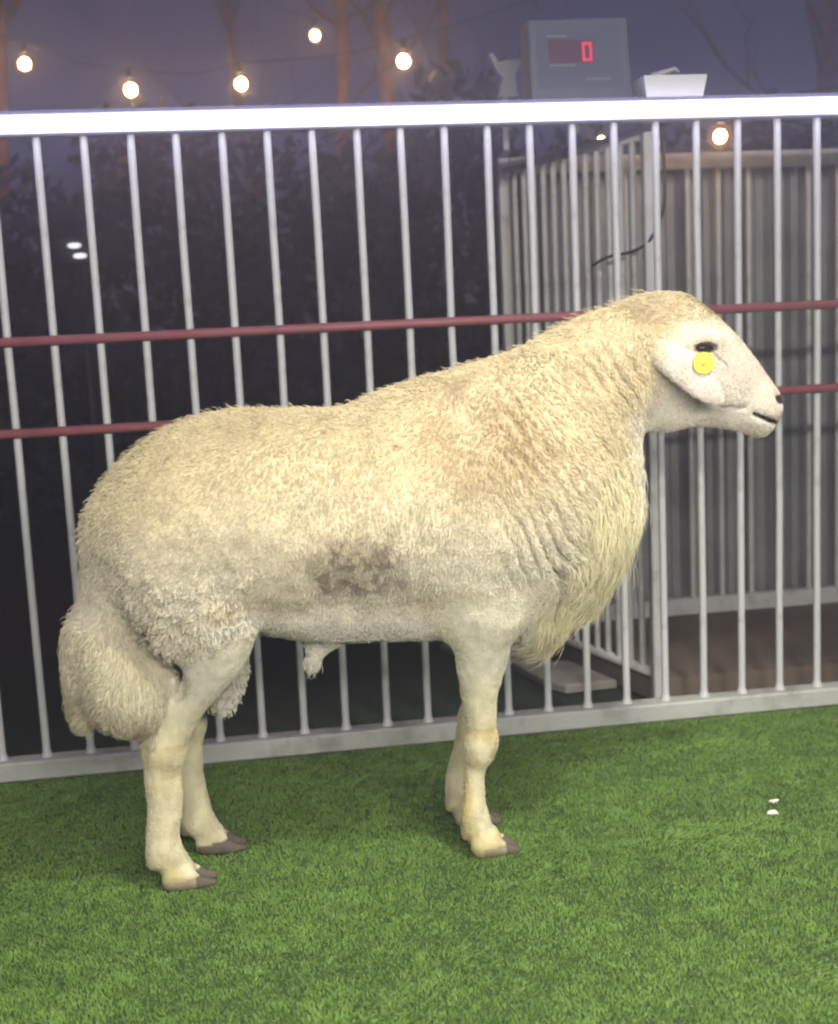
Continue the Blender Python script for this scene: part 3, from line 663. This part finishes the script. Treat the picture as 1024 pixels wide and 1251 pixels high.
def coat_colour(P, RG):
    x, y, z = P[:, 0], P[:, 1], P[:, 2]
    def c(r, g, b): return np.array([r, g, b])
    up_ = sstep(.50, .72, z)[:, None]
    col = c(.61, .555, .43)*(1-up_)+c(.605, .51, .32)*up_
    def mix(col, c2, w): return col*(1-np.clip(w, 0, 1)[:, None])+c2*np.clip(w, 0, 1)[:, None]
    col = mix(col, c(.46, .36, .215), .5*sstep(.05, .6, vnoise(P, 7, 61))*RG['fleece'])
    col = col*(1+.10*vnoise(P, 34, 96)*RG['fleece']+.06*vnoise(P, 75, 97)*RG['fleece'])[:, None]
    col = mix(col, c(.43, .31, .17), .65*sstep(.22, .34, x)*sstep(.56, .44, x)*sstep(.60, .70, z)*sstep(.83, .75, z)*sstep(-.4, .3, vnoise(P, 14, 62)))   # tanned withers
    col = mix(col, c(.76, .68, .42), .85*RG['chest'])
    col = mix(col, c(.62, .56, .39), .8*RG['tail'])
    col = mix(col, c(.66, .62, .52), .9*RG['belly'])
    col = mix(col, c(.56, .47, .30), .8*sstep(.66, .70, x)*sstep(.88, .92, z))
    leg = c(.63, .57, .38)
    col = mix(col, leg, RG['leg'])
    col = mix(col, c(.64, .61, .50), RG['leg']*sstep(.27, .36, z)*.8)
    col = mix(col, c(.54, .44, .19), RG['leg']*.75*sstep(.1, .5, vnoise(P, 20, 63))*sstep(.3, .22, z))
    strk = vnoise(P*[1, 1, .3], 150, 98)
    col = col*(1+(.10*strk+.08*vnoise(P, 45, 99))*np.clip(RG['leg']+RG['belly'], 0, 1))[:, None]
    col = mix(col, c(.33, .27, .15), .55*RG['leg']*sstep(.11, .03, z)*sstep(-.3, .5, vnoise(P, 55, 100)))
    col = mix(col, c(.44, .34, .17), .55*sstep(-.1, .5, vnoise(P, 38, 101))*((np.abs(z-.20) < .035) & (x > .3) | (np.abs(z-.225) < .03) & (x < 0)))
    wf = RG['face']
    col = mix(col, c(.63, .575, .48), wf*sstep(.92, .87, z))
    col = mix(col, c(.58, .54, .47), RG['throat']*.8)
    col = mix(col, c(.63, .56, .50), RG['ear']*.85)
    col = col*(1+(.07*vnoise(P, 90, 106)+.06*vnoise(P, 200, 107))*np.clip(RG['face']+RG['ear'], 0, 1))[:, None]
    col = mix(col, c(.56, .41, .35), .6*sstep(.875, .93, x)*sstep(-.5, .4, vnoise(P, 50, 102)))
    col = mix(col, c(.50, .40, .31), .5*sstep(2.4, 1.0, ((x-.772)/.03)**2+((z-.852)/.018)**2))
    # grey brown dirt rubbed into the flank
    q = ((x-.158)/.075)**2+((z-.543)/.055)**2+vnoise(P, 26, 64)*.5
    spot = sstep(1.5, .2, q)*(.3+.7*sstep(-.25, .3, vnoise(P*[1, 1, .7], 120, 65)))*(y < 0)
    col = mix(col, c(.16, .125, .09), .82*spot)
    fa = ((x-.768)/.06)**2+((z-.80)/.05)**2
    col = mix(col, c(.55, .44, .36), .5*RG['face']*sstep(-.1, .6, vnoise(P, 24, 93)))
    col = mix(col, c(.56, .43, .25), .75*sstep(.76, .72, x)*sstep(.63, .68, x)*sstep(.865, .90, z)*sstep(-.3, .3, vnoise(P, 24, 94)))
    q2 = ((x-.095)/.03)**2+((z-.535)/.04)**2
    col = mix(col, c(.30, .25, .17), .5*sstep(1.3, .3, q2)*sstep(-.1, .5, vnoise(P, 80, 66)))
    col = mix(col, c(.30, .25, .15), .6*RG['thigh']*sstep(.45, .8, vnoise(P, 85, 67)))
    col = mix(col, c(.34, .28, .15), .55*RG['tail']*sstep(.35, .28, z)*sstep(-.2, .5, vnoise(P, 40, 68)))
    # bare dark horn of the hooves, nostrils, lips, tear line
    front = (x > .2)
    hoof = ((z < .022+.10*np.where(front, x-.375, x+.15)) & (np.where(front, x > .352, x > -.195)))
    hoof = hoof & (z < .04)
    col = np.where(hoof[:, None], np.where((x > np.where(front, .392, -.137))[:, None], c(.12, .097, .075), c(.31, .25, .175)), col)
    def near(px, pz, r): return np.hypot(x-px, z-pz) < r
    col = np.where((((x-.928)/.013)**2+((z-.757)/.0085)**2 < 1)[:, None], c(.035, .025, .025), col)
    t = np.clip((x-.868)/(.915-.868), -.1, 1.1); zm = .7375-.0195*t
    col = np.where(((np.abs(z-zm) < .0022+.0020*t) & (x > .87) & (x < .93))[:, None], c(.05, .04, .038), col)
    t = (x-.782)/.03; zl = .846-.024*t
    col = mix(col, c(.22, .18, .13), .75*((np.abs(z-zl) < .0035) & (t > 0) & (t < 1)))
    col = mix(col, c(.10, .08, .06), .9*((((x-.770)/.0225)**2+((z-.854)/.0098)**2) < 1))
    return np.clip(col, .01, .9)
VC = coat_colour(V, RG)
GV = RG['groove']
me = bpy.data.meshes.new('body')
OFF = np.array([BX, 0, 0])
me.vertices.add(len(V)); me.vertices.foreach_set('co', (V-OFF).astype(np.float32).ravel())
me.loops.add(len(Q)*4); me.loops.foreach_set('vertex_index', Q.astype(np.int32).ravel())
me.polygons.add(len(Q)); me.polygons.foreach_set('loop_start', (np.arange(len(Q))*4).astype(np.int32))
me.update(calc_edges=True); me.validate()
me.polygons.foreach_set('use_smooth', [True]*len(me.polygons))
ca = me.attributes.new('tint', 'FLOAT_COLOR', 'POINT')
ca.data.foreach_set('color', np.concatenate([VC, np.ones((len(VC), 1))], 1).astype(np.float32).ravel())
skin = mat('sheep_coat', (.6, .5, .3), .75, spec=.2, attr='tint', bump=(260, .35, .002))
me.materials.append(skin)
link('body', me, sheep)

# fleece strands
tri = np.concatenate([Q[:, [0, 1, 2]], Q[:, [0, 2, 3]]])
ar = .5*np.linalg.norm(np.cross(V[tri[:, 1]]-V[tri[:, 0]], V[tri[:, 2]]-V[tri[:, 0]]), axis=1)
NH = 380000
pick = RNG.choice(len(tri), NH, p=ar/ar.sum())
a, b = RNG.random(NH), RNG.random(NH); fl = a+b > 1; a[fl] = 1-a[fl]; b[fl] = 1-b[fl]
T = tri[pick]
P = V[T[:, 0]]*(1-a-b)[:, None]+V[T[:, 1]]*a[:, None]+V[T[:, 2]]*b[:, None]
NN = N[T[:, 0]]*(1-a-b)[:, None]+N[T[:, 1]]*a[:, None]+N[T[:, 2]]*b[:, None]; NN /= np.linalg.norm(NN, axis=1)[:, None]
HC = VC[T[:, 0]]; GH = GV[T[:, 0]]
RH = regions(P)
keep = ~((P[:, 2] < .045) | ((((P[:, 0]-.770)/.022)**2+((P[:, 2]-.854)/.012)**2 < 1)) | (P[:, 0] > .915) | (GH > .42))
P, NN, HC = P[keep], NN[keep], HC[keep]; RH = {k: v_[keep] for k, v_ in RH.items()}; NH = len(P)
Ln = .0034+.0030*RH['fleece']+.0042*RH['thigh']+.040*RH['chest']+.016*RH['tail']+.006*sstep(.63, .68, P[:, 0])*sstep(.89, .92, P[:, 2])+.003*RH['belly']+.005*RH['throat']
Ln += .014*(np.hypot(P[:, 0]-.082, P[:, 2]-.348) < .022)
Ln *= 1-.05*RH['face']-.1*RH['leg']*(1-RH['chest'])
Ln *= RNG.uniform(.65, 1.2, NH)*(1+RH['chest']*RNG.uniform(-.45, .35, NH))*(1+.35*RH['fleece']*vnoise(P, 11, 104))
stray = (RNG.random(NH) < .03)*(RH['fleece']*(1-.8*RH['thigh'])+.4*RH['leg']).clip(0, 1); Ln *= 1+1.2*stray
flow = np.zeros((NH, 3)); flow[:, 0] = -.45; flow[:, 2] = -.9
flow[:, 0] += .5*RH['face']*-1+.45*RH['leg']+.35*RH['chest']+.3*RH['tail']*np.sign(P[:, 0]+.25)
flow += (np.array([.5, 0, -.86])-flow)*(RH['neck']*(1-RH['chest']))[:, None]
flow[:, 0] += .35*vnoise(P, 18, 71); flow[:, 2] += .35*vnoise(P, 18, 72); flow[:, 1] += .35*vnoise(P, 18, 73)
flow -= NN*np.sum(flow*NN, 1)[:, None]; flow /= np.maximum(np.linalg.norm(flow, axis=1), 1e-6)[:, None]
lift = (.30+.0*RH['fleece']+.3*RH['thigh']-.18*RH['chest']-.1*RH['face']-.2*RH['leg']-.2*RH['tail'])[:, None]
curl = np.stack([vnoise(P, 130, 74), vnoise(P, 130, 75), vnoise(P, 130, 76)], 1)
curl2 = np.stack([vnoise(P, 210, 77), vnoise(P, 210, 78), vnoise(P, 210, 79)], 1)
wool = (.18*RH['fleece']+.95*RH['thigh']).clip(0, 1.3)[:, None]
tipd = NN*(lift+.35*stray[:, None])+flow*(1-.5*lift)+curl*.45*wool+RNG.normal(0, .14, (NH, 3))
# locks: strands lean to the lock they belong to
nc = 40000
ci = RNG.choice(NH, nc, replace=False)
kd = kdtree.KDTree(nc)
for j, i in enumerate(ci): kd.insert(P[i], j)
kd.balance()
own = np.array([kd.find(p)[1] for p in P.tolist()])
C0 = P[ci][own]; tipP = P+tipd*Ln[:, None]; tipC = C0+(tipd[ci][own])*Ln[:, None]
cl_ = ((.15+.4*sstep(-.2, .5, vnoise(P, 9, 105)))*RH['fleece']+.4*RH['thigh']+.30*RH['chest']+.3*RH['tail']).clip(0, .7)[:, None]
tip = tipP*(1-cl_)+tipC*cl_
mid = P+(tip-P)*.45+NN*(Ln*.16)[:, None]+curl2*(Ln[:, None]*.22)*wool
m2 = P+(tip-P)*.78+NN*(Ln*.10)[:, None]-curl2*(Ln[:, None]*.2)*wool
ST = np.stack([P-NN*.0006, mid, m2, tip], 1)-OFF
HC = np.clip(HC*(1+(.10+.06*RH['face'])*RNG.normal(0, 1, NH)+.10*vnoise(P, 60, 80))[:, None], .01, .92)
rad = np.array([.00042, .0004, .0003, .00012])[None, :]*(1+.1*RH['fleece']+.3*RH['thigh']+.1*RH['face']-.1*RH['leg'])[:, None]
fleece_mat = mat('fleece', (.6, .5, .3), .7, spec=.15, attr='tint')
hair_object('wool', ST, rad, HC, fleece_mat, sheep)

# eyes, ear tag
M['eye'] = mat('eye', (.012, .009, .007), .28, spec=.4)
M['tag'] = mat('tag_plastic', (.62, .58, .08), .5, noise=(80, (.50, .46, .07), .5, .75))
for s in (-1, 1):
    e = MB().ball((0, 0, 0), (.0175, .0088, .0066), 14, 10).build('eye', 'eye', sheep, (.7705-BX, s*.0615, .8535), True); e.rotation_euler = (0, .12, s*-.12)
tg = MB(); ring = []
for k in range(20):
    t = 2*math.pi*k/20; rr = .0182*(1+.02*math.cos(4*t+math.pi)); ring.append((rr*math.cos(t), rr*math.sin(t)))
tg.prism(ring, -.0015, .0015); tg.ball((0, -.001, 0), (.006, .0018, .006), 10, 6)
t_ = tg.build('ear_tag', 'tag', sheep, (.746-BX, -.1215, .831)); t_.rotation_euler = (.1, 0, -.05)
t_['label'] = 'round yellow ear tag'
